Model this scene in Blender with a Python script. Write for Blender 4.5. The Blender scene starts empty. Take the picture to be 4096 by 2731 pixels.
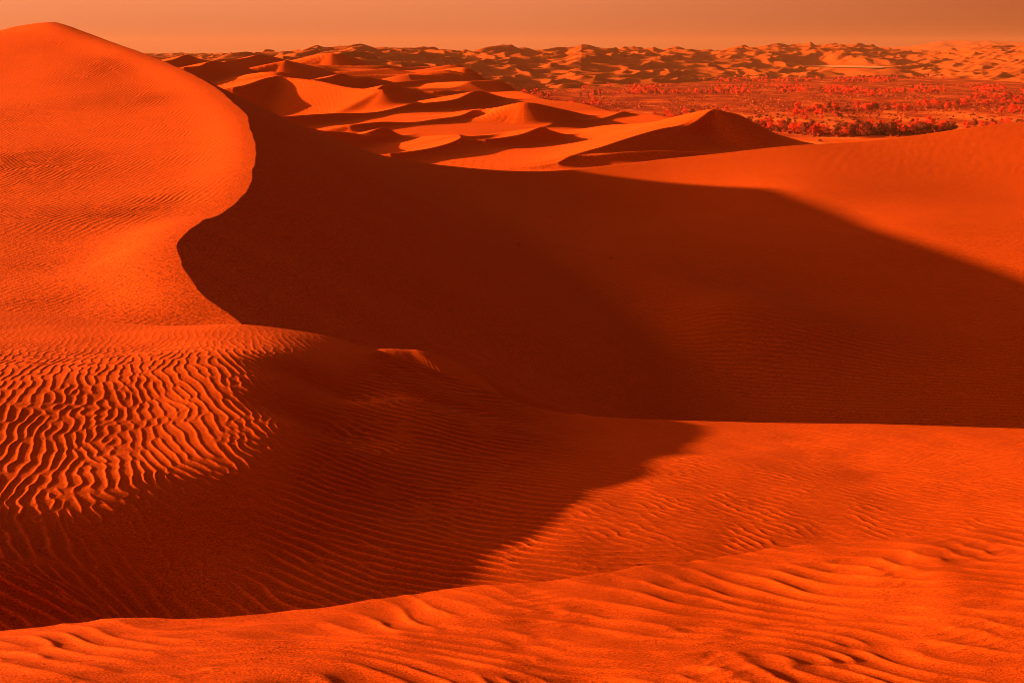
import bpy, math, random
import numpy as np

R = math.radians
scene = bpy.context.scene
C = scene.collection

# ------------------------------------------------------------------ camera, sky, sun, exposure
PITCH = 11.53                     # camera looks down by this many degrees
FPX = 5689.0                      # focal length in pixels of the 4096 px wide photograph (50 mm)
cam_d = bpy.data.cameras.new('camera')
cam_d.sensor_width = 36.0
cam_d.lens = 50.0
cam_d.clip_start = 0.05
cam_d.clip_end = 90000
cam = bpy.data.objects.new('camera', cam_d)
C.objects.link(cam)
cam.location = (0, 0, 0)
cam.rotation_euler = (R(90 - PITCH), 0, 0)
scene.camera = cam

SUN_EL = 12.6
SUN_H = (-0.99, 0.09)            # horizontal direction towards the sun
world = bpy.data.worlds.new('World')
scene.world = world
world.use_nodes = True
wn, wl = world.node_tree.nodes, world.node_tree.links
bg = wn['Background']
sky = wn.new('ShaderNodeTexSky')
sky.sky_type = 'NISHITA'
sky.sun_disc = False
sky.sun_elevation = R(SUN_EL)
sky.sun_rotation = math.atan2(SUN_H[0], SUN_H[1])
sky.air_density = 1.0
sky.dust_density = 4.0
sky.ozone_density = 0.0
# the photograph's air is orange with dust: the sky's light passes through a dusty orange tint
bw = wn.new('ShaderNodeRGBToBW')
wl.new(sky.outputs[0], bw.inputs[0])
geo = wn.new('ShaderNodeTexCoord')
sep = wn.new('ShaderNodeSeparateXYZ')
wl.new(geo.outputs['Generated'], sep.inputs[0])
ramp = wn.new('ShaderNodeValToRGB')
wl.new(sep.outputs[2], ramp.inputs[0])
cr = ramp.color_ramp
cr.elements[0].position = 0.0
cr.elements[0].color = (0.84, 0.262, 0.105, 1)
cr.elements[1].position = 0.65
cr.elements[1].color = (0.35, 0.19, 0.085, 1)
e = cr.elements.new(0.06); e.color = (0.84, 0.262, 0.105, 1)
e = cr.elements.new(0.22); e.color = (0.58, 0.20, 0.062, 1)
mul = wn.new('ShaderNodeMix'); mul.data_type = 'RGBA'; mul.blend_type = 'MULTIPLY'
mul.inputs[0].default_value = 1.0
# even out Nishita's brightness a little, keep its sun-side glow
pw = wn.new('ShaderNodeMath'); pw.operation = 'POWER'; pw.inputs[1].default_value = 0.35
wl.new(bw.outputs[0], pw.inputs[0])
wl.new(pw.outputs[0], mul.inputs[6])
wl.new(ramp.outputs[0], mul.inputs[7])
# brighter towards the sun's side on the left, duller to the right and behind the camera
def curve(sock, a, fa, b, fb):
    m = wn.new('ShaderNodeMapRange')
    for i, v in enumerate((a, b, fa, fb)): m.inputs[i + 1].default_value = v
    wl.new(sock, m.inputs[0])
    return m.outputs[0]
fx = wn.new('ShaderNodeValToRGB')
wl.new(curve(sep.outputs[0], -1, 0, 1, 1), fx.inputs[0])
fr = fx.color_ramp
fr.elements[0].position = 0.0; fr.elements[0].color = (2.2, 2.2, 2.2, 1)
fr.elements[1].position = 1.0; fr.elements[1].color = (0.10, 0.07, 0.06, 1)
for p_, c_ in ((0.18, (1.25, 1.25, 1.25)), (0.32, (0.64, 0.64, 0.64)), (0.50, (0.58, 0.57, 0.56)), (0.68, (0.33, 0.25, 0.20))):
    e = fr.elements.new(p_); e.color = (*c_, 1)
fy = curve(sep.outputs[1], -1, 0.35, 1, 1.0)
m2 = wn.new('ShaderNodeMix'); m2.data_type = 'RGBA'; m2.blend_type = 'MULTIPLY'; m2.inputs[0].default_value = 1
wl.new(mul.outputs[2], m2.inputs[6]); wl.new(fx.outputs[0], m2.inputs[7])
m3 = wn.new('ShaderNodeVectorMath'); m3.operation = 'SCALE'
wl.new(m2.outputs[2], m3.inputs[0]); wl.new(fy, m3.inputs[3])
wl.new(m3.outputs[0], bg.inputs[0])
SKY_STRENGTH = 0.395
bg.inputs[1].default_value = SKY_STRENGTH

sun_d = bpy.data.lights.new('sun', 'SUN')
sun_d.energy = 5.0
sun_d.angle = R(0.8)
sun_d.color = (1.0, 0.52, 0.22)
sun = bpy.data.objects.new('sun', sun_d)
C.objects.link(sun)
_ce, _se = math.cos(R(SUN_EL)), math.sin(R(SUN_EL))
_hl = math.hypot(*SUN_H)
SUNV = (SUN_H[0] / _hl * _ce, SUN_H[1] / _hl * _ce, _se)
from mathutils import Vector
sun.rotation_euler = Vector(SUNV).to_track_quat('Z', 'Y').to_euler()
sun.location = (-50, 0, 60)

vs = scene.view_settings
vs.view_transform = 'Standard'
vs.look = 'None'
vs.gamma = 1
vs.use_curve_mapping = False
vs.exposure = 1.95
scene.cycles.filter_width = 0.9
scene.cycles.max_bounces = 5
scene.cycles.diffuse_bounces = 3
scene.cycles.volume_bounces = 0
scene.cycles.transparent_max_bounces = 8

Q = 1.0          # mesh density

# ------------------------------------------------------------------ helpers
TH = math.radians(PITCH)
def P(px, py, d):
    """point on the ray through photograph pixel (px, py) at forward distance d"""
    u = (px - 2048.0) / FPX
    v = (1365.5 - py) / FPX
    y = math.cos(TH) + v * math.sin(TH)
    z = -math.sin(TH) + v * math.cos(TH)
    k = d / y
    return (u * k, d, z * k)

def pts(lst):
    return np.array([P(*a) for a in lst])

def catmull(p, n=6):
    p = np.asarray(p, float)
    q = np.vstack([2 * p[0] - p[1], p, 2 * p[-1] - p[-2]])
    out = []
    for i in range(1, len(q) - 2):
        for t in np.linspace(0, 1, n, endpoint=False):
            a, b, c, d = q[i - 1], q[i], q[i + 1], q[i + 2]
            out.append(0.5 * (2 * b + (c - a) * t + (2 * a - 5 * b + 4 * c - d) * t * t + (3 * b - a - 3 * c + d) * t ** 3))
    out.append(p[-1])
    return np.array(out)

def tps(ctrl, smooth=0.0):
    c = np.asarray(ctrl, float)
    xy, z = c[:, :2], c[:, 2]
    s = xy.std(axis=0).max()
    m = xy.mean(axis=0)
    q = (xy - m) / s
    n = len(q)
    def ker(r2):
        return r2 * np.log(r2 + 1e-12)
    K = ker(((q[:, None] - q[None]) ** 2).sum(-1)) + np.eye(n) * smooth
    A = np.zeros((n + 3, n + 3))
    A[:n, :n] = K
    A[:n, n] = 1; A[:n, n + 1:] = q
    A[n, :n] = 1; A[n + 1:, :n] = q.T
    w = np.linalg.solve(A, np.concatenate([z, np.zeros(3)]))
    def f(x, y):
        X = (x - m[0]) / s; Y = (y - m[1]) / s
        out = w[n] + w[n + 1] * X + w[n + 2] * Y
        for i in range(n):
            r2 = (X - q[i, 0]) ** 2 + (Y - q[i, 1]) ** 2
            out = out + w[i] * ker(r2)
        return out
    return f

def smax(a, b, k):
    h = np.clip(0.5 + 0.5 * (a - b) / k, 0, 1)
    return b + (a - b) * h + k * h * (1 - h)

def smin(a, b, k):
    return -smax(-a, -b, k)

def sstep(a, b, x):
    t = np.clip((x - a) / (b - a), 0, 1)
    return t * t * (3 - 2 * t)

class Field:
    """periodic complex noise whose angle is a ripple phase with natural forks and ends"""
    def __init__(self, seed, n, cyc, spread, band=0.12):
        rng = np.random.default_rng(seed)
        k = np.fft.fftfreq(n) * n
        kx, ky = np.meshgrid(k, k)
        r = np.hypot(kx, ky) + 1e-9
        a = np.arctan2(ky, kx)
        S = np.exp(-((r - cyc) / (cyc * band)) ** 2 / 2 - (a / spread) ** 2 / 2)
        w = rng.normal(size=(n, n)) + 1j * rng.normal(size=(n, n))
        z = np.fft.ifft2(S * w)
        self.t = (z / np.abs(z).std() / 2).astype(np.complex64)
        self.t /= np.abs(self.t).mean()
        self.n, self.cyc = n, cyc
    def __call__(self, x, y, lam, ang):
        """crests run square to direction ang (radians); lam = wavelength"""
        c, s = math.cos(ang), math.sin(ang)
        k = self.n / (self.cyc * lam)
        u = (x * c + y * s) * k
        v = (-x * s + y * c) * k
        i = np.floor(u).astype(np.int64); j = np.floor(v).astype(np.int64)
        fu = (u - i).astype(np.float32); fv = (v - j).astype(np.float32)
        i0, j0 = i % self.n, j % self.n
        i1, j1 = (i + 1) % self.n, (j + 1) % self.n
        t = self.t
        return (t[j0, i0] * (1 - fu) + t[j0, i1] * fu) * (1 - fv) + (t[j1, i0] * (1 - fu) + t[j1, i1] * fu) * fv

class Smooth:
    """periodic smooth noise with a 1/f spectrum, about -1..1"""
    def __init__(self, seed, n=512, power=2.9, lo=3):
        rng = np.random.default_rng(seed)
        k = np.fft.fftfreq(n) * n
        kx, ky = np.meshgrid(k, k)
        r = np.hypot(kx, ky)
        S = np.where(r < lo, 0, 1.0 / (r + 1e-9) ** power) * np.exp(-(r / (n * 0.08)) ** 2)
        z = np.fft.ifft2(S * (rng.normal(size=(n, n)) + 1j * rng.normal(size=(n, n)))).real
        self.t = (z / z.std() * 0.5).astype(np.float32)
        self.n, self.lo = n, lo
    def __call__(self, x, y, size):
        k = self.n / (size * self.lo)
        u, v = x * k, y * k
        i = np.floor(u).astype(np.int64); j = np.floor(v).astype(np.int64)
        fu, fv = u - i, v - j
        fu = fu * fu * (3 - 2 * fu); fv = fv * fv * (3 - 2 * fv)
        i0, j0 = i % self.n, j % self.n
        i1, j1 = (i + 1) % self.n, (j + 1) % self.n
        t = self.t
        return (t[j0, i0] * (1 - fu) + t[j0, i1] * fu) * (1 - fv) + (t[j1, i0] * (1 - fu) + t[j1, i1] * fu) * fv

SN = [Smooth(11), Smooth(12), Smooth(13), Smooth(14)]
F_WAVY = Field(21, 1024, 80, 0.42, 0.16)
F_MID = Field(22, 1024, 80, 0.22, 0.12)
F_LONG = Field(23, 1024, 80, 0.12, 0.10)
F_DUNE = Field(24, 512, 22, 0.60, 0.26)

def peak(z, sharp=1.0, skew=0.5, g=2.0):
    """height 0..1 of a ripple from its complex field: rounded trough, narrower crest, steeper on one side"""
    ph = np.angle(z)
    ph = ph + skew * np.sin(ph)
    a = np.clip(np.abs(z) * g, 0, 1)
    h = np.exp(sharp * (np.cos(ph) - 1))
    lo = math.exp(-2 * sharp)
    return a * (h - lo) / (1 - lo) + (1 - a) * 0.35

def cols(n, inner=0.40, outer=0.60, side=24):
    n = int(n * Q)
    m = np.linspace(-inner, inner, n)
    e = inner + (outer - inner) * (np.arange(1, side + 1) / side) ** 1.6
    return np.concatenate([-e[::-1], m, e])

def polar(cs, ds):
    T, D = np.meshgrid(cs, ds)
    return T * D, D.copy()

def sheet(name, X, Y, Z, mat, label, cat, ripple_shade=None):
    nr, nc = X.shape
    me = bpy.data.meshes.new(name)
    co = np.stack([X, Y, Z], -1).reshape(-1, 3).astype(np.float32)
    me.vertices.add(len(co))
    me.vertices.foreach_set('co', co.ravel())
    i = np.arange(nr * nc).reshape(nr, nc)
    q = np.stack([i[:-1, :-1], i[:-1, 1:], i[1:, 1:], i[1:, :-1]], -1).reshape(-1, 4).astype(np.int32)
    me.loops.add(q.size)
    me.loops.foreach_set('vertex_index', q.ravel())
    me.polygons.add(len(q))
    me.polygons.foreach_set('loop_start', np.arange(0, q.size, 4, dtype=np.int32))
    me.polygons.foreach_set('use_smooth', np.ones(len(q), dtype=bool))
    me.update(calc_edges=True)
    if ripple_shade is not None:                     # ripple shading painted into the colour, pale crests and dark troughs like sorted grains
        at = me.attributes.new('painted_ripple_shade', 'FLOAT', 'POINT')
        at.data.foreach_set('value', np.ascontiguousarray(ripple_shade, np.float32).ravel())
    me.materials.append(mat)
    o = bpy.data.objects.new(name, me)
    C.objects.link(o)
    o['kind'] = 'structure'
    o['label'] = label
    o['category'] = cat
    return o

# ------------------------------------------------------------------ materials
def sand(name, col=(0.70, 0.100, 0.006), grain=0.004, scale=180.0, var=0.10, bump=0.4, dark=(0.63, 0.078, 0.0045), vscale=0.6, ripple_shade=0.3):
    m = bpy.data.materials.new(name)
    m.use_nodes = True
    n, l = m.node_tree.nodes, m.node_tree.links
    b = n['Principled BSDF']
    b.inputs['Roughness'].default_value = 0.92
    b.inputs['Specular IOR Level'].default_value = 0.03
    tc = n.new('ShaderNodeTexCoord')
    n1 = n.new('ShaderNodeTexNoise'); n1.inputs['Scale'].default_value = scale; n1.inputs['Detail'].default_value = 3
    n1.inputs['Roughness'].default_value = 0.7
    n2 = n.new('ShaderNodeTexNoise'); n2.inputs['Scale'].default_value = vscale; n2.inputs['Detail'].default_value = 5
    l.new(tc.outputs['Object'], n1.inputs['Vector']); l.new(tc.outputs['Object'], n2.inputs['Vector'])
    mx = n.new('ShaderNodeMix'); mx.data_type = 'RGBA'
    mx.inputs[6].default_value = (*col, 1); mx.inputs[7].default_value = (*dark, 1)
    l.new(n2.outputs['Fac'], mx.inputs[0])
    # grains: lighter and darker specks
    rp = n.new('ShaderNodeValToRGB')
    rp.color_ramp.elements[0].position = 0.30; rp.color_ramp.elements[0].color = (1 - 2.4 * var,) * 3 + (1,)
    rp.color_ramp.elements[1].position = 0.70; rp.color_ramp.elements[1].color = (1 + 0.8 * var,) * 3 + (1,)
    l.new(n1.outputs['Fac'], rp.inputs[0])
    mm = n.new('ShaderNodeMix'); mm.data_type = 'RGBA'; mm.blend_type = 'MULTIPLY'; mm.inputs[0].default_value = 1
    l.new(mx.outputs[2], mm.inputs[6]); l.new(rp.outputs[0], mm.inputs[7])
    ga = n.new('ShaderNodeAttribute'); ga.attribute_name = 'painted_ripple_shade'  # painted ripple light and shade: lightens crests, darkens troughs
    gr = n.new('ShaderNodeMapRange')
    for i_, v_ in enumerate((-1, 1, 1 - ripple_shade, 1 + ripple_shade)): gr.inputs[i_ + 1].default_value = v_
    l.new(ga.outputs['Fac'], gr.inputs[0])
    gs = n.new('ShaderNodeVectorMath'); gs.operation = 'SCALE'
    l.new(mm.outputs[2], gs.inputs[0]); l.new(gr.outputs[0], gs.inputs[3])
    l.new(gs.outputs[0], b.inputs['Base Color'])
    bp = n.new('ShaderNodeBump'); bp.inputs['Strength'].default_value = bump; bp.inputs['Distance'].default_value = grain
    l.new(n1.outputs['Fac'], bp.inputs['Height'])
    l.new(bp.outputs[0], b.inputs['Normal'])
    return m

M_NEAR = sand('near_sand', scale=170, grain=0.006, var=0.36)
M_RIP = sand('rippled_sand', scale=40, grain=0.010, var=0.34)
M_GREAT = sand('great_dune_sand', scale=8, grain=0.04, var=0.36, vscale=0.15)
M_MID = sand('mid_dune_sand', scale=2.5, grain=0.12, var=0.2, vscale=0.02)
M_FAR = sand('far_dune_sand', col=(0.43, 0.080, 0.010), dark=(0.38, 0.066, 0.008), scale=0.5, grain=0.6, var=0.10, vscale=0.004)

def crest_dune(X, Y, poly, down=(0.72, -0.69), sw=0.17, sl=0.60, k=16, rnd=0.0, turn=(-0.35, 0.45), reach=None):
    """height of a dune grown from its crest line: gentle upwind, steep on the side `down` points to"""
    full = X.shape
    if reach:
        r0 = np.searchsorted(Y[:, 0], poly[:, 1].min() - reach); r1 = np.searchsorted(Y[:, 0], poly[:, 1].max() + reach)
        T0 = X[0] / Y[0]
        tt = (poly[:, 0]) / poly[:, 1]; w = reach / poly[:, 1].min()
        c0 = np.searchsorted(T0, tt.min() - w); c1 = np.searchsorted(T0, tt.max() + w)
        X = X[r0:r1, c0:c1]; Y = Y[r0:r1, c0:c1]
    c = catmull(poly, k)
    best = np.full(X.shape, 1e9); bz = np.zeros(X.shape); bx = np.zeros(X.shape); by = np.zeros(X.shape)
    for a, b in zip(c[:-1], c[1:]):
        dx, dy = b[0] - a[0], b[1] - a[1]
        L = dx * dx + dy * dy + 1e-9
        t = np.clip(((X - a[0]) * dx + (Y - a[1]) * dy) / L, 0, 1)
        qx, qy = X - (a[0] + t * dx), Y - (a[1] + t * dy)
        d2 = qx * qx + qy * qy
        m = d2 < best
        best[m] = d2[m]; bz[m] = (a[2] + t * (b[2] - a[2]))[m]
        bx[m] = qx[m]; by[m] = qy[m]
    dist = np.sqrt(best)
    n = math.hypot(*down)
    cs = (bx * down[0] + by * down[1]) / (n * dist + 0.3)
    S = sw + (sl - sw) * sstep(turn[0], turn[1], cs)
    dd = np.sqrt(dist ** 2 + rnd ** 2) - rnd if rnd else dist
    z = bz - S * dd
    if reach:
        out = np.full(full, -1e3)
        out[r0:r1, c0:c1] = z
        return out
    return z

def crest_angle(X, Y, Z, fall, ysc=1.0):
    """direction square to ripple crests that run down to the right by `fall`, given the slope they lie on"""
    dzT = np.gradient(Z, X[0] / Y[0], axis=1); dzD = np.gradient(Z, Y[:, 0], axis=0)
    gx = dzT / Y; gy = dzD - (X / Y) * gx
    bdir = np.clip(-(fall + gx) / np.maximum(-Z / Y + gy, 0.08), -8, 8)
    return np.arctan2(1.0, -bdir * ysc)
def turned(wx, wy, ang, lam, fld, K=18, where=True):
    out = np.zeros(wx.shape, np.complex64)
    for i in range(K):
        a0 = math.pi * i / K
        dlt = np.abs((ang - a0 + math.pi / 2) % math.pi - math.pi / 2)
        w = np.clip(1 - dlt / (math.pi / K), 0, 1)
        m = (w > 0) & where
        if m.any():
            out[m] += (w[m] * fld[i % len(fld)](wx[m], wy[m], lam, a0)).astype(np.complex64)
    return out

# ------------------------------------------------------------------ 1 foreground dune
def ripple_mix(x, y, lam, angs, weights, field):
    z = 0
    for a, w in zip(angs, weights):
        z = z + w * field(x, y, lam, a)
    return z

crest1 = pts([(-1500, 2590, 3.9), (0, 2513, 4.55), (500, 2480, 4.6), (900, 2448, 4.7), (1400, 2396, 4.85), (1800, 2366, 5.0), (2300, 2308, 5.2),
              (2800, 2244, 5.5), (3300, 2180, 5.8), (3700, 2140, 6.0), (4096, 2104, 6.15), (5600, 2000, 6.8)])
ctrl1 = np.vstack([crest1, pts([(0, 2731, 3.55), (1000, 2731, 3.62), (2048, 2731, 3.75), (3000, 2731, 3.85), (4096, 2731, 3.95),
                                (2048, 2560, 4.3), (3300, 2450, 4.8), (4096, 2350, 5.05)]), [(-2, 1.5, -1.55), (0, 0.5, -1.58), (2, 1.5, -1.6), (4, 3, -1.75), (-4, 3, -1.65)]])
f1 = tps(ctrl1, 0.0005)
D = np.concatenate([np.linspace(0.4, 2.8, 60), np.linspace(2.82, 7.2, int(640 * Q)), np.linspace(7.25, 22, 60)])
X, Y = polar(cols(1150, 0.40, 1.3, 60), D)
yc = np.interp(X, crest1[:, 0], crest1[:, 1])
yc = yc + 0.045 * SN[0](X, Y * 0, 1.2)
Z = f1(X, np.minimum(Y, yc + 0.2))
wx = X + 0.10 * SN[1](X, Y, 1.4); wy = Y + 0.10 * SN[2](X, Y, 1.3)
wx = wx + 0.030 * SN[3](X, Y, 0.5)
r = turned(wx, wy, 1.02 + 0.12 * SN[0](X, Y, 2.5), 0.140, (F_MID, F_WAVY))
nearc = 0.35 + 0.65 * sstep(0.05, 0.5, yc - Y)
env = 0.75 + 0.6 * SN[3](X, Y, 2.4)
Z += 0.0112 * nearc * (peak(r, 0.8, 0.25, 1.4) - 0.5) * np.clip(env, 0.8, 1.15)
r2 = F_MID(wx + 7, wy, 0.07, 1.75)
Z += 0.0018 * (peak(r2, 0.6, 0.3) - 0.5) * np.clip(SN[1](X, Y, 0.9) * 1.5, 0, 1)
Z += 0.005 * SN[0](X, Y, 0.6) + 0.012 * SN[2](X, Y, 1.6)
over = np.maximum(0, Y - yc)
Z = Z - 0.62 * (np.sqrt(over ** 2 + 0.03 ** 2) - 0.03)
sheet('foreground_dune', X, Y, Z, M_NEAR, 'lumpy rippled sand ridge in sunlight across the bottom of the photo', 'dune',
      ripple_shade=(peak(r, 0.6, 0.5) - 0.5) * 0.5)

# ------------------------------------------------------------------ 2 rippled dune and the plain of sand beside it
crest2 = pts([(-2500, 1150, 46), (0, 1246, 42), (400, 1286, 40.5), (700, 1306, 39), (960, 1300, 38.2), (1150, 1320, 38), (1300, 1345, 38), (1500, 1400, 38), (1630, 1440, 37.8), (1800, 1506, 37.4), (1936, 1556, 37.2),
              (2060, 1610, 37.1), (2290, 1662, 37.0), (2600, 1682, 37.5), (2900, 1690, 38.1), (3500, 1700, 38.3), (4096, 1718, 38.3), (6500, 1790, 38.3)])
body2 = [(0, 1400, 33.6), (0, 1600, 26.5), (0, 1800, 23.4), (0, 2010, 20.4), (0, 2150, 18.4), (0, 2300, 16.9), (0, 2500, 15.9),
         (600, 1400, 33.9), (600, 1600, 27.5), (600, 1800, 24.3), (500, 1990, 21.4), (600, 2150, 20.4), (600, 2300, 19.4), (600, 2480, 18.2),
         (1180, 1450, 32.5), (1080, 1520, 29.7), (1160, 1600, 28.8), (1400, 1600, 31.9), (1180, 1700, 26.8), (1000, 1700, 26.2), (1050, 1780, 25.2), (1000, 1860, 24.0), (1330, 1750, 28.2), (1200, 2000, 23.2), (1200, 2200, 21.5), (1200, 2400, 19.3),
         (1600, 1600, 31.6), (1600, 1800, 28), (1600, 2000, 25), (1700, 2300, 21.05), (2100, 1700, 34), (2000, 1850, 28.8),
         (2300, 2000, 25.9), (2300, 2200, 22.8), (2900, 1850, 30.4), (2900, 2100, 24.8), (3500, 1900, 29.9), (3500, 2150, 24.6),
         (4096, 1880, 30.6), (4096, 2100, 25.4), (2900, 2400, 21.2), (4096, 2400, 21.4)]
ctrl2 = np.vstack([crest2[1:-1:1], pts(body2), pts([(-900, 1300, 40), (-900, 2000, 18.0), (-900, 1600, 26), (5200, 1900, 30), (5200, 2300, 22)])])
f2 = tps(ctrl2, 0.0004)
D = np.concatenate([np.linspace(7, 15.4, 50), np.linspace(15.5, 41, int(1020 * Q)), np.linspace(41.1, 52, int(140 * Q)), np.linspace(52.5, 90, 40)])
X, Y = polar(cols(1500, 0.40, 0.85, 50), D)
yc = np.interp(X, crest2[:, 0], crest2[:, 1])
Z = f2(X, np.clip(Y, 14.5, yc))
Z = Z - 0.25 * np.maximum(0, 14.5 - Y)
over = np.maximum(0, Y - yc)
lee = 0.52 * (np.sqrt(over ** 2 + 0.5 ** 2) - 0.5)
Z = Z - lee
# how strong the ripples are, and which way they run
wl_ = 0.5 * SN[0](X, Y, 7) ; 
px_ = X / Y * FPX + 2048
wx = X + 0.07 * SN[1](X, Y, 5.0) + 0.045 * SN[3](X, Y, 1.3); wy = Y + 0.10 * SN[2](X, Y, 5.0)
sl = np.interp(px_, [-600, 100, 400, 700, 1000, 1250, 1600, 2200, 4096], [1.7, 1.25, 0.74, 0.56, 0.5, 0.42, 0.20, 0.13, 0.12])
sl = sl + (0.62 - sl) * (1 - sstep(18.0, 21.0, Y + 0.35 * (X + 6))) * (1 - sstep(900, 1300, px_))
sl = sl + 0.25 * SN[1](X, Y, 9) * (1 - sstep(600, 1400, px_))
ang = crest_angle(X, Y, Z, sl)
xl = X < -2.9
rl = turned(wx, wy * 0.55, crest_angle(X, Y, Z, sl, 0.55), 0.185, (F_MID, F_WAVY), where=xl)
rl = rl + turned(wx, wy, ang, 0.20, (F_MID,), where=~xl)
rs = turned(wx, wy, ang, 0.30, (F_LONG, F_MID))
left = (1 - sstep(-4.5, -3.2, X)) * sstep(17.8, 20.6, Y + 0.35 * (X + 6))                       # the bright dome of strong ripples
fade_up = 1 - 0.75 * sstep(29, 38, Y)
ampL = 0.0150 * left * fade_up
right = sstep(-1.5, 3.5, X)
patch = np.clip(0.4 + 0.8 * SN[3](X * 0.8, Y * 0.45, 5.0) + 0.35 * sstep(3, 9, X), 0.0, 1.0)
ampR = 0.016 * right * patch * (1 - 0.35 * sstep(30, 37, Y))
ampM = 0.040 * (1 - left) * (1 - 0.82 * right) * (0.75 + 0.4 * SN[2](X, Y, 4))
amp = ampL + ampR * 0.75
Z += amp * (peak(rl, 1.3, 0.5) - 0.4) * sstep(0.0, 1.0, yc - Y + 0.6)
Z += np.maximum(ampM, 0) * (peak(rs, 1.2, 0.8) - 0.4) * sstep(0.0, 1.0, yc - Y + 0.6)
Z += 0.012 * SN[2](X, Y, 3.0) * sstep(0.0, 2.0, yc - Y)
# lumps on the plain
rlump = F_WAVY(wx + 3, wy, 0.27, 0.80)
Z += 0.014 * (peak(rlump, 1.5, 0.3, 0.9)) * right * np.clip(SN[0](X, Y * 0.6, 2.4) * 1.2 + 0.75, 0.2, 1) * (1 - 0.7 * sstep(26, 35, Y))

small = pts([(1250, 1470, 43.5), (1400, 1425, 44.0), (1507, 1400, 44.4), (1620, 1399, 44.8), (1720, 1411, 45.0), (1859, 1464, 46), (2012, 1538, 46), (2165, 1600, 46), (2300, 1656, 46)])
zs = crest_dune(X, Y, small, down=(0.3, -1), sw=0.35, sl=0.28, rnd=0.3)
rr = F_MID(X, Y, 0.3, 0.5)
zs = zs + 0.004 * peak(rr, 1.2, 0.5)
back = over > 0.0
Z = np.where(back, smax(Z, zs, 0.25), Z)
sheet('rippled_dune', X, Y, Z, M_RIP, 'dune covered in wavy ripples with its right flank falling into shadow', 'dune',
      ripple_shade=((peak(rl, 1.3, 0.5) - 0.4) * left * 0.25 + 2.2 * (peak(rs, 1.2, 0.8) - 0.4) * (1 - left) * (1 - 0.75 * right)) * sstep(0.0, 1.0, yc - Y + 0.6))  # painted ripple shading, strongest on the shadowed flank

# ------------------------------------------------------------------ 3 great dune with the shaded bowl
C3 = pts([(1015, 1390, 54), (960, 1300, 60), (800, 1170, 65), (735, 1060, 70), (725, 970, 76), (790, 890, 84), (900, 850, 91), (975, 770, 99), (1008, 690, 107), (1018, 580, 120),
          (1000, 490, 133), (940, 415, 145), (880, 362, 156), (760, 295, 170), (640, 240, 183), (420, 160, 199), (250, 98, 209), (200, 90, 212), (120, 100, 215), (0, 125, 219), (-600, 230, 232), (-2000, 330, 250)])
A3 = np.vstack([C3[1:], pts([(-700, 1300, 61), (0, 1300, 59), (400, 1330, 57.5), (700, 1330, 58), (0, 1200, 65), (0, 1060, 75), (0, 900, 88), (0, 700, 116), (0, 600, 132), (0, 500, 147), (0, 400, 166), (0, 300, 184),
                     (400, 1200, 65.5), (400, 1050, 75.5), (450, 940, 84.5), (400, 800, 101), (400, 600, 128), (400, 400, 158), (400, 250, 184),
                     (700, 1200, 64), (620, 1050, 71.5), (700, 850, 92), (750, 700, 110), (750, 550, 130), (700, 400, 152),
                     (-800, 900, 97), (-800, 500, 157), (-1600, 700, 127), (880, 780, 99), (900, 600, 120)])])
fA = tps(A3, 0.0015)
rim = pts([(900, 400, 168), (1250, 570, 190), (1500, 622, 198), (1820, 668, 205), (2000, 683, 208), (2159, 687, 212), (2312, 677, 217), (2465, 659, 221), (2669, 636, 226), (2900, 613, 230),
           (3190, 582, 236), (3408, 569, 241), (3600, 552, 245), (3739, 532, 249), (3900, 509, 253), (4096, 488, 258), (5200, 400, 275), (7500, 330, 300)])
F3 = np.vstack([rim[1:], pts([(1700, 870, 165), (2400, 1110, 141), (2900, 1250, 124), (2400, 1670, 101), (3300, 1695, 99), (4096, 1720, 97), (4096, 1090, 150), (4096, 800, 198),
                     (3600, 900, 173), (3200, 760, 200), (3420, 830, 190), (3200, 1200, 138), (2600, 850, 194), (1500, 1400, 116), (1200, 1500, 100), (5500, 1500, 110), (5500, 900, 165),
                     (2500, 1400, 122), (3400, 1450, 116)]), [(-30, 100, -27), (-30, 60, -27), (0, 60, -27), (40, 60, -27)]])
fF = tps(F3, 0.004)
D = np.concatenate([np.linspace(45, 58, 40), np.linspace(58.3, 130, int(430 * Q)), np.linspace(130.4, 215, int(330 * Q)), np.linspace(215.5, 262, int(110 * Q)), np.linspace(264, 420, 50)])
X, Y = polar(cols(1500, 0.385, 0.75, 50), D)
Cc = catmull(C3, 14)
Cc[:, 0] += 0.20 * SN[2](Cc[:, 0] + Cc[:, 1], Cc[:, 0] * 0 + 5, 16) + 0.05 * SN[3](Cc[:, 1] * 1.3, Cc[:, 1] * 0, 7)
best = np.full(X.shape, 1e9); bz = np.zeros(X.shape); side = np.zeros(X.shape); B = np.full(X.shape, -1e3)
acc = 0
for a, b in zip(Cc[:-1], Cc[1:]):
    dx, dy = b[0] - a[0], b[1] - a[1]
    L = dx * dx + dy * dy + 1e-9
    t = np.clip(((X - a[0]) * dx + (Y - a[1]) * dy) / L, 0, 1)
    qx, qy = X - (a[0] + t * dx), Y - (a[1] + t * dy)
    d2 = qx * qx + qy * qy
    m = d2 < best - 1e-9
    best = np.where(m, d2, best); bz = np.where(m, a[2] + t * (b[2] - a[2]), bz)
    side = np.where(m, dx * qy - dy * qx, side)      # > 0: left of the crest, the sunlit face
    B = np.maximum(B, a[2] + t * (b[2] - a[2]) - 0.50 * np.sqrt(d2))      # sand resting at its slipping angle below the crest
dist = np.sqrt(best)
A = fA(X, Y)
yr = np.interp(X, rim[:, 0], rim[:, 1])
Fz = fF(X, np.minimum(Y, yr))
over = np.maximum(0, Y - yr)
Fz = Fz - 0.36 * (np.sqrt(over ** 2 + 9) - 3)
Fz = Fz - 0.45 * np.maximum(0, np.interp(Y, [150, 190], [-12, -36]) - X) 
lit = side > 0
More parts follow.
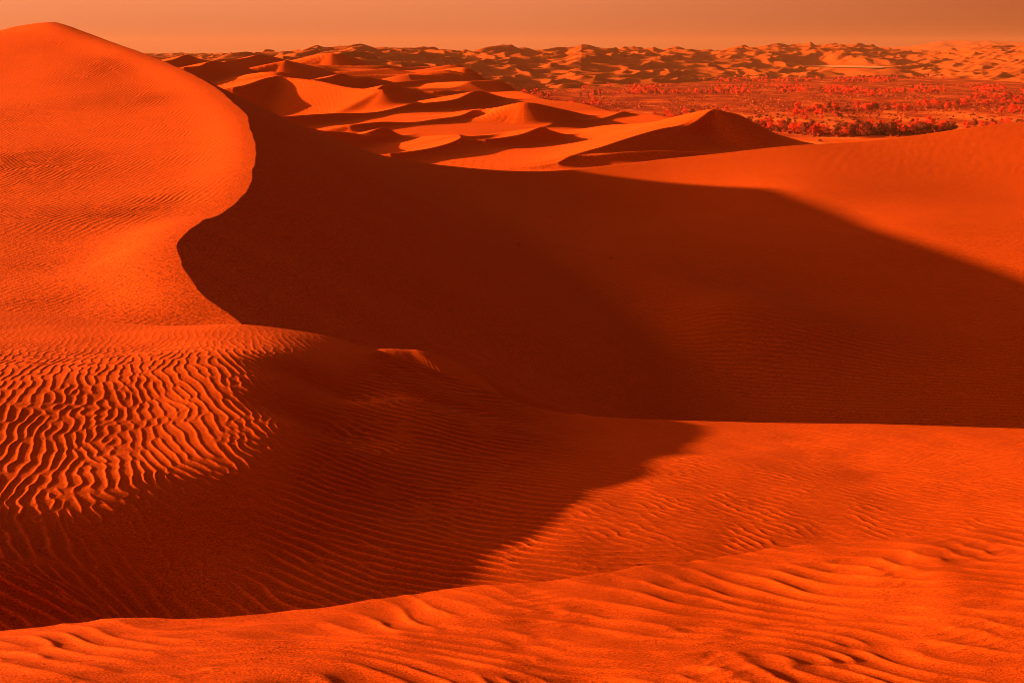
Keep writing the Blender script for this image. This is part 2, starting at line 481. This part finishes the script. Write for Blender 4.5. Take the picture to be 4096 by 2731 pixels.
wx = X + 0.20 * SN[1](X, Y, 18) + 0.10 * SN[3](X, Y, 4); wy = Y + 0.3 * SN[2](X, Y, 18)
rg = F_MID(wx, wy * 0.3, 0.46, -0.42)
low = 1 - sstep(78, 90, Y + 0.25 * (X + 20))
rg2 = F_LONG(wx, wy, 0.42, -0.35)
fz = sstep(0.0, 6.0, dist)
patch = np.clip(0.8 + 0.3 * SN[3](X, Y, 30), 0.4, 1.1)
Zl = A + (0.046 + 0.022 * sstep(120, 190, Y)) * (peak(rg, 1.0, 0.4, 4.0) - 0.5) * fz * (1 - low) * patch + 0.022 * (peak(rg2, 1.0, 0.4) - 0.5) * fz * low
Zl = Zl + (bz - A) * np.exp(-(dist / 3.0) ** 2) * 0.9 
Zr = smax(B, Fz, 2.2)
fp = pts([(1400, 760, 190), (1700, 870, 172), (2000, 985, 160), (2400, 1110, 150), (2900, 1250, 132), (3300, 1340, 122)])
fp[:, 2] = 0
fd = -crest_dune(X, Y, fp, sw=1.0, sl=1.0, k=6)                 # distance from the fold line
Zr = Zr + 0.8 * np.exp(-np.sqrt((fd / 6.0) ** 2 + 0.15)) * sstep(2, 14, dist)
rb = F_LONG(X, Y, 0.9, 1.35)
Zr = Zr + (0.03 + 0.03 * sstep(20, 60, X)) * (peak(rb, 1.0, 0.3) - 0.5) * sstep(3, 12, dist) * sstep(-10, 15, X) * (1 - 0.5 * sstep(150, 200, Y))
Zr = np.minimum(Zr, bz + 0.0 * dist) * (dist < 8) + Zr * (dist >= 8)
Z = np.where(lit, Zl, Zr)
BOWL = (X[0] / Y[0], Y[:, 0], Z)
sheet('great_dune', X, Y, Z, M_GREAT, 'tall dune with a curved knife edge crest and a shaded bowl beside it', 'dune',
      ripple_shade=np.where(lit, (peak(rg, 1.0, 0.4) - 0.5) * fz * (1 - low) + 0.6 * (peak(rg2, 1.0, 0.4) - 0.5) * low * fz, (peak(rb, 1.0, 0.3) - 0.5) * sstep(-5, 25, X) * (1 - 0.7 * sstep(110, 190, Y))))

# ------------------------------------------------------------------ 4 middle dunes
mids = [
 # crest polyline (px, py, distance), windward slope, lee slope
 ([(1700, 690, 440), (1797, 664, 430), (2037, 596, 410), (2210, 541, 395), (2409, 503, 375), (2593, 490, 358), (2720, 462, 345), (2848, 436, 335), (2900, 446, 338), (2966, 463, 344), (3078, 522, 356), (3190, 570, 370), (3280, 580, 392)], 0.22, 0.60),
 ([(2230, 650, 250), (2330, 612, 262), (2420, 583, 275), (2520, 550, 292), (2654, 513, 312), (2760, 503, 326)], 0.20, 0.55),
 ([(2250, 645, 255), (2450, 612, 262), (2650, 603, 270), (2850, 613, 282), (2950, 626, 290)], 0.16, 0.42),
 ([(1080, 470, 380), (1318, 454, 415), (1506, 448, 440), (1644, 418, 475), (1816, 398, 500), (1909, 364, 525), (2000, 385, 548), (2103, 410, 575)], 0.17, 0.60),
 ([(1400, 500, 370), (1530, 487, 385), (1650, 489, 395), (1750, 475, 405), (1840, 462, 415), (1894, 440, 425)], 0.17, 0.60),
 ([(1894, 441, 430), (1986, 429, 426), (2103, 409, 420), (2230, 432, 432), (2330, 455, 450), (2420, 475, 470)], 0.19, 0.55),
 ([(1940, 556, 320), (1996, 552, 325), (2088, 536, 334), (2167, 508, 345), (2200, 520, 352), (2270, 540, 362)], 0.15, 0.60),
 ([(2174, 512, 400), (2246, 493, 420), (2378, 480, 440), (2435, 467, 455), (2496, 447, 470), (2540, 463, 482), (2608, 470, 500), (2700, 478, 520)], 0.17, 0.60),
 ([(1100, 530, 285), (1153, 514, 292), (1219, 507, 300), (1291, 523, 312), (1385, 529, 322), (1500, 545, 334)], 0.15, 0.55),
 ([(1430, 550, 330), (1534, 511, 345), (1606, 544, 356), (1660, 556, 366)], 0.22, 0.60),
 ([(1470, 560, 365), (1600, 555, 352), (1733, 542, 338), (1800, 541, 328), (1843, 547, 318), (1815, 566, 300), (1750, 586, 284), (1665, 602, 270), (1560, 614, 258)], 0.20, 0.58),
 ([(1843, 550, 322), (1955, 544, 338), (2040, 556, 350), (2120, 580, 360)], 0.17, 0.55),
 ([(930, 350, 480), (987, 338, 490), (1059, 314, 505), (1103, 305, 515)], 0.17, 0.60),
 ([(1103, 305, 520), (1263, 322, 506), (1400, 350, 492), (1530, 358, 482)], 0.20, 0.45),
 ([(1500, 362, 540), (1551, 338, 560), (1650, 358, 590), (1720, 375, 610)], 0.20, 0.60),
 ([(660, 245, 800), (700, 236, 820), (749, 219, 850), (790, 233, 880), (850, 245, 900)], 0.2, 0.6),
 ([(735, 268, 650), (800, 263, 670), (855, 244, 690), (960, 262, 750)], 0.2, 0.6),
 ([(900, 244, 880), (992, 230, 920), (1048, 218, 950), (1140, 238, 1010)], 0.2, 0.6),
 ([(1000, 276, 880), (1070, 262, 860), (1120, 250, 845), (1153, 243, 845), (1290, 275, 910)], 0.2, 0.6),
 ([(1190, 240, 1250), (1313, 212, 1190), (1420, 232, 1220), (1500, 262, 1300)], 0.2, 0.6),
 ([(880, 322, 700), (987, 298, 670), (1114, 287, 650), (1270, 310, 690)], 0.2, 0.6),
 ([(1230, 322, 600), (1313, 309, 620), (1368, 295, 640), (1420, 314, 665)], 0.2, 0.6),
 ([(1380, 326, 640), (1457, 308, 660), (1540, 322, 690)], 0.2, 0.6),
 ([(1520, 336, 700), (1628, 325, 730), (1705, 319, 745), (1788, 335, 770), (1870, 356, 800)], 0.2, 0.6),
 ([(1650, 372, 640), (1780, 362, 650), (1860, 368, 680), (1960, 372, 720)], 0.18, 0.6),
]
D = np.concatenate([np.linspace(206, 330, int(170 * Q)), np.geomspace(331, 1500, int(520 * Q))])
X, Y = polar(cols(1200, 0.39, 0.62, 40), D)
T = X / Y
edge = np.interp(Y, [200, 350, 430, 500, 600, 800, 1100, 1600], [110, 80, 70, 57, 28, -7, -25, -60])
right = sstep(-18, 42, X - edge)
bl = np.interp(Y, [200, 230, 300, 360, 420, 520, 580, 640, 750, 850, 1000, 1150, 1400, 1600], [-26, -21.0, -21.6, -22.2, -21.9, -21.6, -20.6, -19.6, -18.8, -17.6, -15.5, -15, -24, -40])
br = np.interp(Y, [200, 300, 400, 500, 700, 850, 1050, 1200], [-33, -30, -36, -46, -53.5, -55.8, -57.6, -62])
base = bl * (1 - right) + br * right + 1.1 * SN[0](X, Y, 160) + 1.5 * SN[2](X, Y, 300) * (1 - right)
Z = base
for i, (pl, sw, sl) in enumerate(mids):
    zz = crest_dune(X, Y, pts(pl), sw=sw, sl=sl, turn=(0.25, 0.5) if i == 0 else (-0.35, 0.45), reach=80)
    Z = smax(zz, Z, 2.0)
# small procedural dunelets between the traced ones
rd = F_DUNE(X, Y, 70.0, -0.75)
ph = (np.angle(rd) / (2 * math.pi)) % 1.0
saw = np.where(ph < 0.74, ph / 0.74, (1 - ph) / 0.26)
Z = np.where(True, smax(Z, base + 0.2 + 5.0 * saw * np.clip(np.abs(rd), 0, 1) * (1 - right) * sstep(560, 700, Y), 1.2), Z)
rm = F_MID(X, Y, 0.75, -0.1)
Z += 0.012 * peak(rm, 1.0, 0.3) * (1 - sstep(420, 520, Y))
MIDDLE = (X[0] / Y[0], Y[:, 0], Z)
sheet('middle_dunes', X, Y, Z, M_MID, 'dunes of crossing crests and dark brown shadows behind the great dune', 'dune')

# ------------------------------------------------------------------ 5 valley floor, ground to the horizon
def floor_z(x, y):
    return -57.0 + 0.5 * SN[3](x, y, 400) + 0.35 * SN[1](x, y, 90)
def floor_mat():
    m = sand('valley_floor', col=(0.55, 0.12, 0.02), dark=(0.40, 0.07, 0.012), scale=0.25, grain=0.3, var=0.1, vscale=0.01)
    n, l = m.node_tree.nodes, m.node_tree.links
    b = n['Principled BSDF']
    tc = n.new('ShaderNodeTexCoord')
    mp = n.new('ShaderNodeMapping'); mp.inputs['Scale'].default_value = (1, 0.35, 1)
    ns = n.new('ShaderNodeTexNoise'); ns.inputs['Scale'].default_value = 0.03; ns.inputs['Detail'].default_value = 8; ns.inputs['Roughness'].default_value = 0.65
    l.new(tc.outputs['Object'], mp.inputs[0]); l.new(mp.outputs[0], ns.inputs['Vector'])
    rp = n.new('ShaderNodeValToRGB')
    rp.color_ramp.elements[0].position = 0.40; rp.color_ramp.elements[0].color = (0.20, 0.018, 0.003, 1)
    rp.color_ramp.elements[1].position = 0.66; rp.color_ramp.elements[1].color = (0.62, 0.13, 0.02, 1)
    e = rp.color_ramp.elements.new(0.52); e.color = (0.38, 0.045, 0.006, 1)
    # bare pale sand near the first trees, brushland farther out
    sp = n.new('ShaderNodeSeparateXYZ'); l.new(tc.outputs['Object'], sp.inputs[0])
    mr = n.new('ShaderNodeMapRange')
    for i_, v_ in enumerate((1250, 1480, 0.10, -0.05)): mr.inputs[i_ + 1].default_value = v_
    l.new(sp.outputs[1], mr.inputs[0])
    ad = n.new('ShaderNodeMath'); l.new(ns.outputs['Fac'], ad.inputs[0]); l.new(mr.outputs[0], ad.inputs[1])
    l.new(ad.outputs[0], rp.inputs[0])
    l.new(rp.outputs[0], b.inputs['Base Color'])
    return m
M_FLOOR = floor_mat()
D = np.geomspace(700, 5200, int(330 * Q))
X, Y = polar(cols(700, 0.42, 0.7, 20), D)
sheet('valley_floor', X, Y, floor_z(X, Y), M_FLOOR, 'flat valley floor of brush and pale sand where the red trees grow', 'valley floor')
# round sheet of ground under everything, out to the horizon
a = np.linspace(0, 2 * math.pi, 97)
rr = np.array([1.0, 300, 1500, 6000, 14000])
Rg, Ag = np.meshgrid(rr, a)
sheet('ground', Rg * np.cos(Ag), Rg * np.sin(Ag), np.full(Rg.shape, -62.0), M_FAR, 'flat desert ground reaching out to the hazy horizon', 'ground')

# ------------------------------------------------------------------ 6 far dune field
sky_l = np.array([(-900, 236), (300, 238), (640, 236), (800, 234), (960, 222), (1080, 208), (1180, 200), (1260, 190), (1410, 180), (1455, 176), (1560, 192), (1640, 190), (1700, 186), (1780, 186), (1850, 198), (1940, 184),
                  (2080, 184), (2160, 194), (2260, 192), (2320, 176), (2400, 186), (2620, 192), (2690, 184), (2760, 188), (2830, 198), (2950, 186), (3100, 180), (3310, 170), (3420, 178),
                  (3500, 192), (3600, 202), (3700, 200), (3800, 194), (3880, 184), (3960, 184), (4096, 176), (4700, 176)], float)
D = np.concatenate([np.geomspace(1150, 2300, int(260 * Q)), np.geomspace(2305, 6200, int(420 * Q)), np.geomspace(6250, 9000, 20)])
X, Y = polar(cols(1250, 0.39, 0.6, 30), D)
px = X / Y * FPX + 2048
# front edge of the field (where it meets the valley floor) and its top line
front = np.interp(px, [-900, 700, 1500, 1900, 2400, 2800, 3100, 3500, 3800, 4100, 4700], [1000, 1050, 1300, 1900, 2250, 2650, 3050, 3250, 2950, 2500, 2400])
top = np.interp(px, [-900, 1000, 1700, 2300, 2800, 3400, 3700, 4100, 4700], [2600, 3000, 3300, 3500, 4300, 4900, 5000, 4700, 4600])
ysky = np.interp(px, sky_l[:, 0], sky_l[:, 1])
ztop = -((ysky - 205.0) / FPX) * top * 1.02
u = (Y - front) / (top - front)
rise = sstep(-0.05, 1.0, u) * 0.55 + 0.45 * np.clip(u, 0, 1)
behind = sstep(1.0, 1.35, u)
rise = np.where(u > 1, 1 - 0.9 * behind, rise)
z0 = np.interp(px, [700, 1500, 1850, 2050], [-17, -22, -46, -58.5])
Zb = z0 + (ztop - 6 - z0) * rise
wx = X + 25 * SN[1](X, Y, 500); wy = Y + 40 * SN[2](X, Y, 500)
def saw_of(lam, ang, q=0.72, ox=0):
    rd = F_DUNE(wx + ox, wy, lam, ang)
    ph = (np.angle(rd) / (2 * math.pi)) % 1.0
    s = np.where(ph < q, (ph / q) ** 1.5, (1 - ph) / (1 - q))
    return s * np.clip(np.abs(rd) * 1.3, 0.0, 1.25)
flatR = 1 - 0.15 * sstep(3350, 3900, px)
amp1 = np.clip(6.2 * sstep(-0.02, 0.12, u), 0, 30) * flatR
big = saw_of(330.0, -0.15, 0.84)
mid_ = saw_of(110.0, -0.35, 0.80, 300)
sml = saw_of(48.0, -0.5, 0.74, 900)
Z = Zb + amp1 * (0.75 * big * sstep(0.15, 0.6, u) + 1.1 * mid_ + 0.55 * sml - 1.0)
Z = np.where(u < 0.0, np.minimum(Z, z0 - 0.8 + 60 * u), Z)
Z = Z + 3 * SN[0](X, Y, 350) * sstep(0, 0.3, u)
pan_c = P(3390, 266, 3700)
pe = np.hypot((X - pan_c[0]) / 95, (Y - pan_c[1]) / 330)
Z = Z + (pan_c[2] - 1.2 - Z) * (1 - sstep(0.9, 1.5, pe))
lane = (1 - sstep(0.8, 1.3, np.abs(X / Y - pan_c[0] / pan_c[1]) / 0.024)) * (1 - sstep(3350, 3420, Y))
Z = np.where(lane > 0, np.minimum(Z, Z + (-60 + (Y - 3000) * 0.04 - Z) * lane), Z)
sheet('far_dune_field', X, Y, Z, M_FAR, 'jumbled field of small dunes rising to the skyline beyond the valley', 'dune field')

# hazy last ranges
D = np.linspace(9500, 12500, int(60 * Q))
X, Y = polar(cols(500, 0.4, 0.6, 10), D)
px = X / Y * FPX + 2048
yy = np.interp(px, [-900, 500, 700, 1000, 2800, 3200, 3500, 3700, 3900, 4096, 4700], [238, 236, 232, 238, 218, 204, 190, 178, 172, 168, 170])
zt = -((yy - 205) / FPX) * 11000
prof = 1 - np.clip(np.abs(Y - 11000) / 1500, 0, 1) ** 1.5
Z = -60 + (zt + 60) * prof + 14 * SN[0](X, Y, 900) * prof + 7 * SN[1](X, Y, 250) * prof
sheet('horizon_hills', X, Y, Z, M_FAR, 'faint hazy hills on the horizon behind the dune field', 'hills')

a = np.linspace(0, 2 * math.pi, 65)
rr = np.linspace(0.01, 1, 6)
Rg, Ag = np.meshgrid(rr, a)
wob = 1 + 0.08 * np.sin(3 * Ag + 1) + 0.05 * np.sin(7 * Ag)
M_PAN = sand('salt_crust', col=(0.68, 0.28, 0.13), dark=(0.62, 0.24, 0.10), scale=0.5, grain=0.05, var=0.03, vscale=0.02)
sheet('salt_pan', pan_c[0] + 88 * Rg * np.cos(Ag) * wob, pan_c[1] + 290 * Rg * np.sin(Ag) * wob, np.full(Rg.shape, pan_c[2]) + 0 * Rg, M_PAN, 'pale flat salt pan glinting between far dunes beyond the red trees', 'salt pan')

# ------------------------------------------------------------------ haze
bpy.ops.mesh.primitive_cube_add(size=1)
hz = bpy.context.object
hz.name = 'haze'; hz.data.name = 'haze'
hz.scale = (30000, 30000, 190)
hz.location = (0, 0, -63.5 + 95)
hz['kind'] = 'stuff'; hz['label'] = 'thin orange dust haze over the whole desert'; hz['category'] = 'haze'
mh = bpy.data.materials.new('dust_haze'); mh.use_nodes = True
mh.node_tree.nodes.clear()
ho = mh.node_tree.nodes.new('ShaderNodeOutputMaterial')
hp = mh.node_tree.nodes.new('ShaderNodeVolumePrincipled')
hp.inputs['Color'].default_value = (0.78, 0.32, 0.145, 1)
hp.inputs['Density'].default_value = 3.6e-5
mh.node_tree.links.new(hp.outputs[0], ho.inputs['Volume'])
hz.data.materials.append(mh)

# ------------------------------------------------------------------ trees and shrubs of the valley
def leafy(name, col, col2):
    m = bpy.data.materials.new(name); m.use_nodes = True
    n, l = m.node_tree.nodes, m.node_tree.links
    b = n['Principled BSDF']; b.inputs['Roughness'].default_value = 0.8; b.inputs['Specular IOR Level'].default_value = 0.15
    g = n.new('ShaderNodeNewGeometry'); oi = n.new('ShaderNodeObjectInfo')
    ad = n.new('ShaderNodeMath'); ad.operation = 'ADD'
    l.new(g.outputs['Random Per Island'], ad.inputs[0]); l.new(oi.outputs['Random'], ad.inputs[1])
    hf = n.new('ShaderNodeMath'); hf.operation = 'MULTIPLY'; hf.inputs[1].default_value = 0.5
    l.new(ad.outputs[0], hf.inputs[0])
    mx = n.new('ShaderNodeMix'); mx.data_type = 'RGBA'
    mx.inputs[6].default_value = (*col, 1); mx.inputs[7].default_value = (*col2, 1)
    l.new(hf.outputs[0], mx.inputs[0]); l.new(mx.outputs[2], b.inputs['Base Color'])
    return m
M_RED = leafy('red_leaves', (0.50, 0.014, 0.002), (0.72, 0.045, 0.008))
M_DARK = leafy('dark_leaves', (0.08, 0.009, 0.002), (0.22, 0.02, 0.004))
M_BARK = leafy('bark', (0.10, 0.03, 0.01), (0.16, 0.05, 0.015))
M_BRUSH = leafy('brush_leaves', (0.22, 0.025, 0.006), (0.55, 0.09, 0.015))

def mesh_of(name, V, F, mat):
    me = bpy.data.meshes.new(name)
    me.from_pydata([tuple(v) for v in V], [], F)
    me.materials.append(mat)
    me.update()
    return me

def tube(V, F, a, b, ra, rb, n=5):
    a, b = Vector(a), Vector(b)
    q = (b - a).to_track_quat('Z', 'Y')
    i0 = len(V)
    for p, r in ((a, ra), (b, rb)):
        for k in range(n):
            w = 2 * math.pi * k / n
            V.append(p + q @ Vector((r * math.cos(w), r * math.sin(w), 0)))
    for k in range(n):
        F.append((i0 + k, i0 + (k + 1) % n, i0 + n + (k + 1) % n, i0 + n + k))

def clump_leaves(V, F, rng, c, r, n, size):
    for _ in range(n):
        v = Vector((rng.gauss(0, 1), rng.gauss(0, 1), rng.gauss(0, 1))).normalized()
        p = Vector(c) + Vector((v.x * r, v.y * r, v.z * r * 0.8)) * (rng.random() ** 0.45)
        nrm = (v + Vector((rng.uniform(-.7, .7), rng.uniform(-.7, .7), rng.uniform(-.3, .9)))).normalized()
        q = nrm.to_track_quat('Z', 'Y')
        s = size * rng.uniform(0.6, 1.3); a0 = rng.uniform(0, 6.28)
        i0 = len(V)
        for k in range(4):
            w = a0 + k * math.pi / 2
            V.append(p + q @ Vector((s * math.cos(w), s * 0.75 * math.sin(w), 0.1 * s * math.cos(2 * w))))
        F.append((i0, i0 + 1, i0 + 2, i0 + 3))

def tree_meshes(seed, h, w, mat):
    rng = random.Random(seed)
    TV, TF, LV, LF = [], [], [], []
    top = Vector((rng.uniform(-.5, .5), rng.uniform(-.5, .5), h * 0.45))
    tube(TV, TF, (0, 0, -0.4), top, 0.26, 0.17)
    tube(TV, TF, top, (top.x * 1.6, top.y, h * 0.82), 0.17, 0.06)
    for i in range(rng.randint(8, 11)):
        a = rng.uniform(0, 6.28); z = h * rng.uniform(0.30, 0.92)
        f = math.sin(math.pi * min(1, max(0.12, (z / h - 0.12) / 0.95))) 
        rr = w * 0.5 * f * rng.uniform(0.35, 1.0)
        c = (rr * math.cos(a) + top.x, rr * math.sin(a) + top.y, z)
        tube(TV, TF, top if z > top.z else (top.x * .7, top.y * .7, top.z * .7), c, 0.10, 0.03, 4)
        clump_leaves(LV, LF, rng, c, w * rng.uniform(0.14, 0.24), 60, 0.34)
    clump_leaves(LV, LF, rng, (top.x, top.y, h * 0.62), w * 0.34, 120, 0.36)
    clump_leaves(LV, LF, rng, (top.x * 1.4, top.y, h * 0.86), w * 0.22, 60, 0.33)
    return mesh_of('trunk', TV, TF, M_BARK), mesh_of('crown', LV, LF, mat)

RT = [tree_meshes(100 + i, h, w, M_RED) for i, (h, w) in enumerate([(8, 8), (9.5, 7.5), (7, 8), (8, 6), (6, 6.5)])]
DT = [tree_meshes(200 + i, h, w, M_DARK) for i, (h, w) in enumerate([(8, 9.5), (6.5, 9.5), (9, 8), (5, 8)])]
def gz(x, y):
    return float(floor_z(np.array([x]), np.array([y]))[0])
def add_tree(x, y, z, meshes, s, rz, label, group, cat='tree'):
    r = bpy.data.objects.new('tree', None); C.objects.link(r)
    r.empty_display_size = 0.5
    r.location = (x, y, z); r.rotation_euler = (0, 0, rz); r.scale = (s, s, s)
    r['label'] = label; r['category'] = cat; r['group'] = group
    for nm, me in zip(('trunk', 'crown'), meshes):
        o = bpy.data.objects.new(nm, me); o.parent = r; C.objects.link(o)

rng = random.Random(5)
def on_floor(px, py):
    d = 57.0 * FPX / (py - 205.0)
    return (px - 2048) / FPX * d, d
stands = [
 # (count, px range, base line [(px, py)...], scatter in py, share of dark, size, place, group)
 (34, (2985, 3260), [(2985, 500), (3080, 517), (3260, 532)], 9, 0.40, 1.0, 'at the left end of the nearest row', 'trees at the left end of the nearest row'),
 (72, (3260, 3790), [(3260, 533), (3520, 530), (3790, 520)], 8, 0.62, 1.08, 'in the nearest row behind the sand rim', 'trees in the nearest row'),
 (24, (3790, 4110), [(3790, 512), (4110, 485)], 12, 0.5, 0.7, 'at the right end of the nearest row', 'trees at the right end of the nearest row'),
 (70, (3170, 4100), [(3170, 436), (3600, 427), (3800, 418), (4100, 402)], 8, 0.28, 0.95, 'in the second row beyond pale sand', 'trees in the second row'),
 (14, (3150, 3350), [(3150, 460), (3350, 466)], 12, 0.15, 0.8, 'alone on pale sand between two rows', 'trees on the pale sand between rows'),
 (30, (2380, 2900), [(2380, 462), (2600, 470), (2900, 452)], 8, 0.45, 0.75, 'just above the dark middle dune crests', 'trees above the middle dune crests'),
 (8, (2270, 2480), [(2270, 424), (2480, 420)], 5, 0.1, 0.85, 'alone in brush left of the valley middle', 'lone trees in the left brush'),
 (22, (3850, 4110), [(3850, 396), (4110, 385)], 10, 0.35, 1.1, 'by the right edge above the second row', 'trees by the right edge'),
 (8, (3960, 4100), [(3960, 445), (4100, 440)], 9, 0.35, 0.9, 'near the right edge below the second row', 'trees in the low right clump'),
]
n_trees = 0
for cnt, (a, b), line, sc, dk, size, place, grp in stands:
    for i in range(cnt):
        px = rng.uniform(a, b)
        py = float(np.interp(px, [q[0] for q in line], [q[1] for q in line])) + rng.gauss(0, sc * 0.6)
        x, y = on_floor(px, py)
        dark = rng.random() < dk
        k = rng.choice(DT if dark else RT)
        s = size * rng.uniform(0.6, 1.15)
        lab = ('dark leaved spreading tree ' if dark else 'bright red leaved tree ') + place
        add_tree(x, y, gz(x, y), k, s, rng.uniform(0, 6.28), lab, ('dark ' if dark else 'red ') + grp)
        n_trees += 1

# farther trees: hundreds more, one mass
def mass(name, items, mat, label, cat, seed, leaves=26):
    rg = random.Random(seed)
    V, F = [], []
    for x, y, z, w, h in items:
        for _ in range(leaves):
            v = Vector((rg.gauss(0, 1), rg.gauss(0, 1), rg.gauss(0, 1))).normalized() * rg.random() ** 0.4
            p = Vector((x + v.x * w / 2, y + v.y * w / 2, z + h * 0.55 + v.z * h * 0.45))
            q = Vector((rg.gauss(0, 1), rg.gauss(0, 1), rg.gauss(0.4, 1))).normalized().to_track_quat('Z', 'Y')
            sz = w * rg.uniform(0.10, 0.20)
            i0 = len(V)
            V += [p + q @ Vector((sz, 0, 0)), p + q @ Vector((0, sz, 0)), p + q @ Vector((-sz, 0, 0)), p + q @ Vector((0, -sz, 0))]
            F.append((i0, i0 + 1, i0 + 2, i0 + 3))
        i0 = len(V)
        V += [Vector((x - .2, y, z - .3)), Vector((x + .2, y, z - .3)), Vector((x + .1, y + .1, z + h * .5)), Vector((x - .1, y, z + h * .5))]
        F.append((i0, i0 + 1, i0 + 2, i0 + 3))
    o = bpy.data.objects.new(name, mesh_of(name, V, F, mat))
    C.objects.link(o); o['kind'] = 'stuff'; o['label'] = label; o['category'] = cat
    return o
far_red, far_dark = [], []
def scatter(n, a, b, y0, y1, dk, w=5, h=6.5):
    i = 0
    while i < n:
        px = rng.uniform(a, b); py = rng.uniform(y0, y1)
        if rng.random() > 0.5 + 0.9 * float(SN[1](np.array([px * 1.0]), np.array([py * 4.0]), 260)[0]) : continue
        x, y = on_floor(px, py)
        s = rng.uniform(0.6, 1.15)
        (far_dark if rng.random() < dk else far_red).append((x, y, gz(x, y), w * s, h * s))
        i += 1
scatter(60, 1990, 2420, 350, 388, 0.4)
scatter(300, 2420, 3000, 340, 372, 0.4, 4.2, 5.6)
scatter(620, 2900, 4110, 342, 368, 0.3, 4.2, 5.6)
scatter(60, 3300, 3500, 352, 382, 0.2)
scatter(330, 2850, 3560, 312, 328, 0.45, 6, 7)
scatter(90, 3400, 3750, 303, 312, 0.8, 7, 6)
scatter(50, 2600, 2900, 312, 322, 0.8, 7, 6)
thick = []
for a_, b_, l_, n_ in ((2985, 3800, [(2985, 500), (3260, 533), (3520, 531), (3800, 519)], 420), (3120, 4110, [(3120, 438), (3600, 428), (3800, 418), (4110, 402)], 420), (2380, 2900, [(2380, 462), (2600, 470), (2900, 452)], 160), (3840, 4110, [(3840, 398), (4110, 388)], 130)):
    for i in range(n_):
        px = rng.uniform(a_, b_); py = float(np.interp(px, [q[0] for q in l_], [q[1] for q in l_])) + rng.gauss(0, 5)
        x, y = on_floor(px, py)
        thick.append((x, y, gz(x, y) - 0.2, rng.uniform(2.2, 4.6), rng.uniform(1.2, 2.8)))
M_THICK = leafy('thicket_leaves', (0.10, 0.010, 0.002), (0.40, 0.03, 0.006))
mass('thicket', thick, M_THICK, 'dark red thicket growing under and between the rows of valley trees', 'thicket', 17, leaves=22)
mass('distant_red_trees', far_red, M_RED, 'far off scatter of bright red trees across the middle of the valley', 'trees', 7)
mass('distant_dark_trees', far_dark, M_DARK, 'far off dark trees and thickets at the back of the valley', 'trees', 8)

# shrubs on the pale sand
shrub_me = []
for k in range(4):
    V, F = [], []; rg = random.Random(300 + k)
    for j in range(4):
        clump_leaves(V, F, rg, (rg.uniform(-.7, .7), rg.uniform(-.7, .7), rg.uniform(.35, .8)), 0.7, 28, 0.24)
    shrub_me.append(mesh_of('shrub', V, F, M_DARK))
def add_shrub(x, y, z, s, label, group=None):
    o = bpy.data.objects.new('shrub', rng.choice(shrub_me)); C.objects.link(o)
    o.location = (x, y, z - 0.1); o.scale = (s, s, s * 0.8); o.rotation_euler = (0, 0, rng.uniform(0, 6.28))
    o['label'] = label; o['category'] = 'shrub'
    if group: o['group'] = group
for i in range(150):
    px = rng.uniform(2990, 3640) if i < 110 else rng.uniform(3600, 4100); py = rng.uniform(442, 500)
    x, y = on_floor(px, py)
    g = i < 110
    add_shrub(x, y, gz(x, y), rng.uniform(0.8, 1.9), 'small dark shrub dotted on the pale sand behind the nearest trees' if g else 'small dark shrub on the orange sand at the right of the valley', 'dark shrubs on the pale sand' if g else 'dark shrubs on the right sand')
# low brush
items = []
for i in range(9000):
    px = rng.uniform(2100, 4200); py = 338 + (rng.random() ** 0.8) * 130
    if py > 436 and rng.random() < 0.75: continue
    if rng.random() > 0.55 + 0.9 * float(SN[2](np.array([px * 1.0]), np.array([py * 6.0]), 300)[0]): continue
    x, y = on_floor(px, py)
    items.append((x, y, -57.2, rng.uniform(2, 5), rng.uniform(0.8, 1.8)))
mass('low_brush', items, M_BRUSH, 'low reddish brown brush covering the valley floor', 'brush', 9, leaves=7)

# a few lone plants on the sand
def ground_hit(surf, px, py, d0, d1):
    """where the ray through a pixel meets a sand surface"""
    T0, D0, Z0 = surf
    for d in np.linspace(d0, d1, 3000):
        p = P(px, py, d)
        i = min(len(D0) - 1, np.searchsorted(D0, d)); j = min(len(T0) - 1, np.searchsorted(T0, p[0] / d))
        if p[2] <= Z0[i, j]:
            return p[0], d, float(Z0[i, j])
    return None
for px, py, surf, d0, d1, sc, lab in ((3282, 566, MIDDLE, 400, 1300, 1.6, 'lone dark shrub on bright sand in front of the nearest trees'),
                                      (2445, 1032, BOWL, 70, 240, 0.16, 'tiny dry tuft in the middle of the shaded bowl'),
                                      (2070, 980, BOWL, 70, 240, 0.22, 'tiny dry tuft on the shaded bowl, left of the other tuft')):
    h = ground_hit(surf, px, py, d0, d1)
    if h:
        add_shrub(h[0], h[1], h[2], sc, lab)
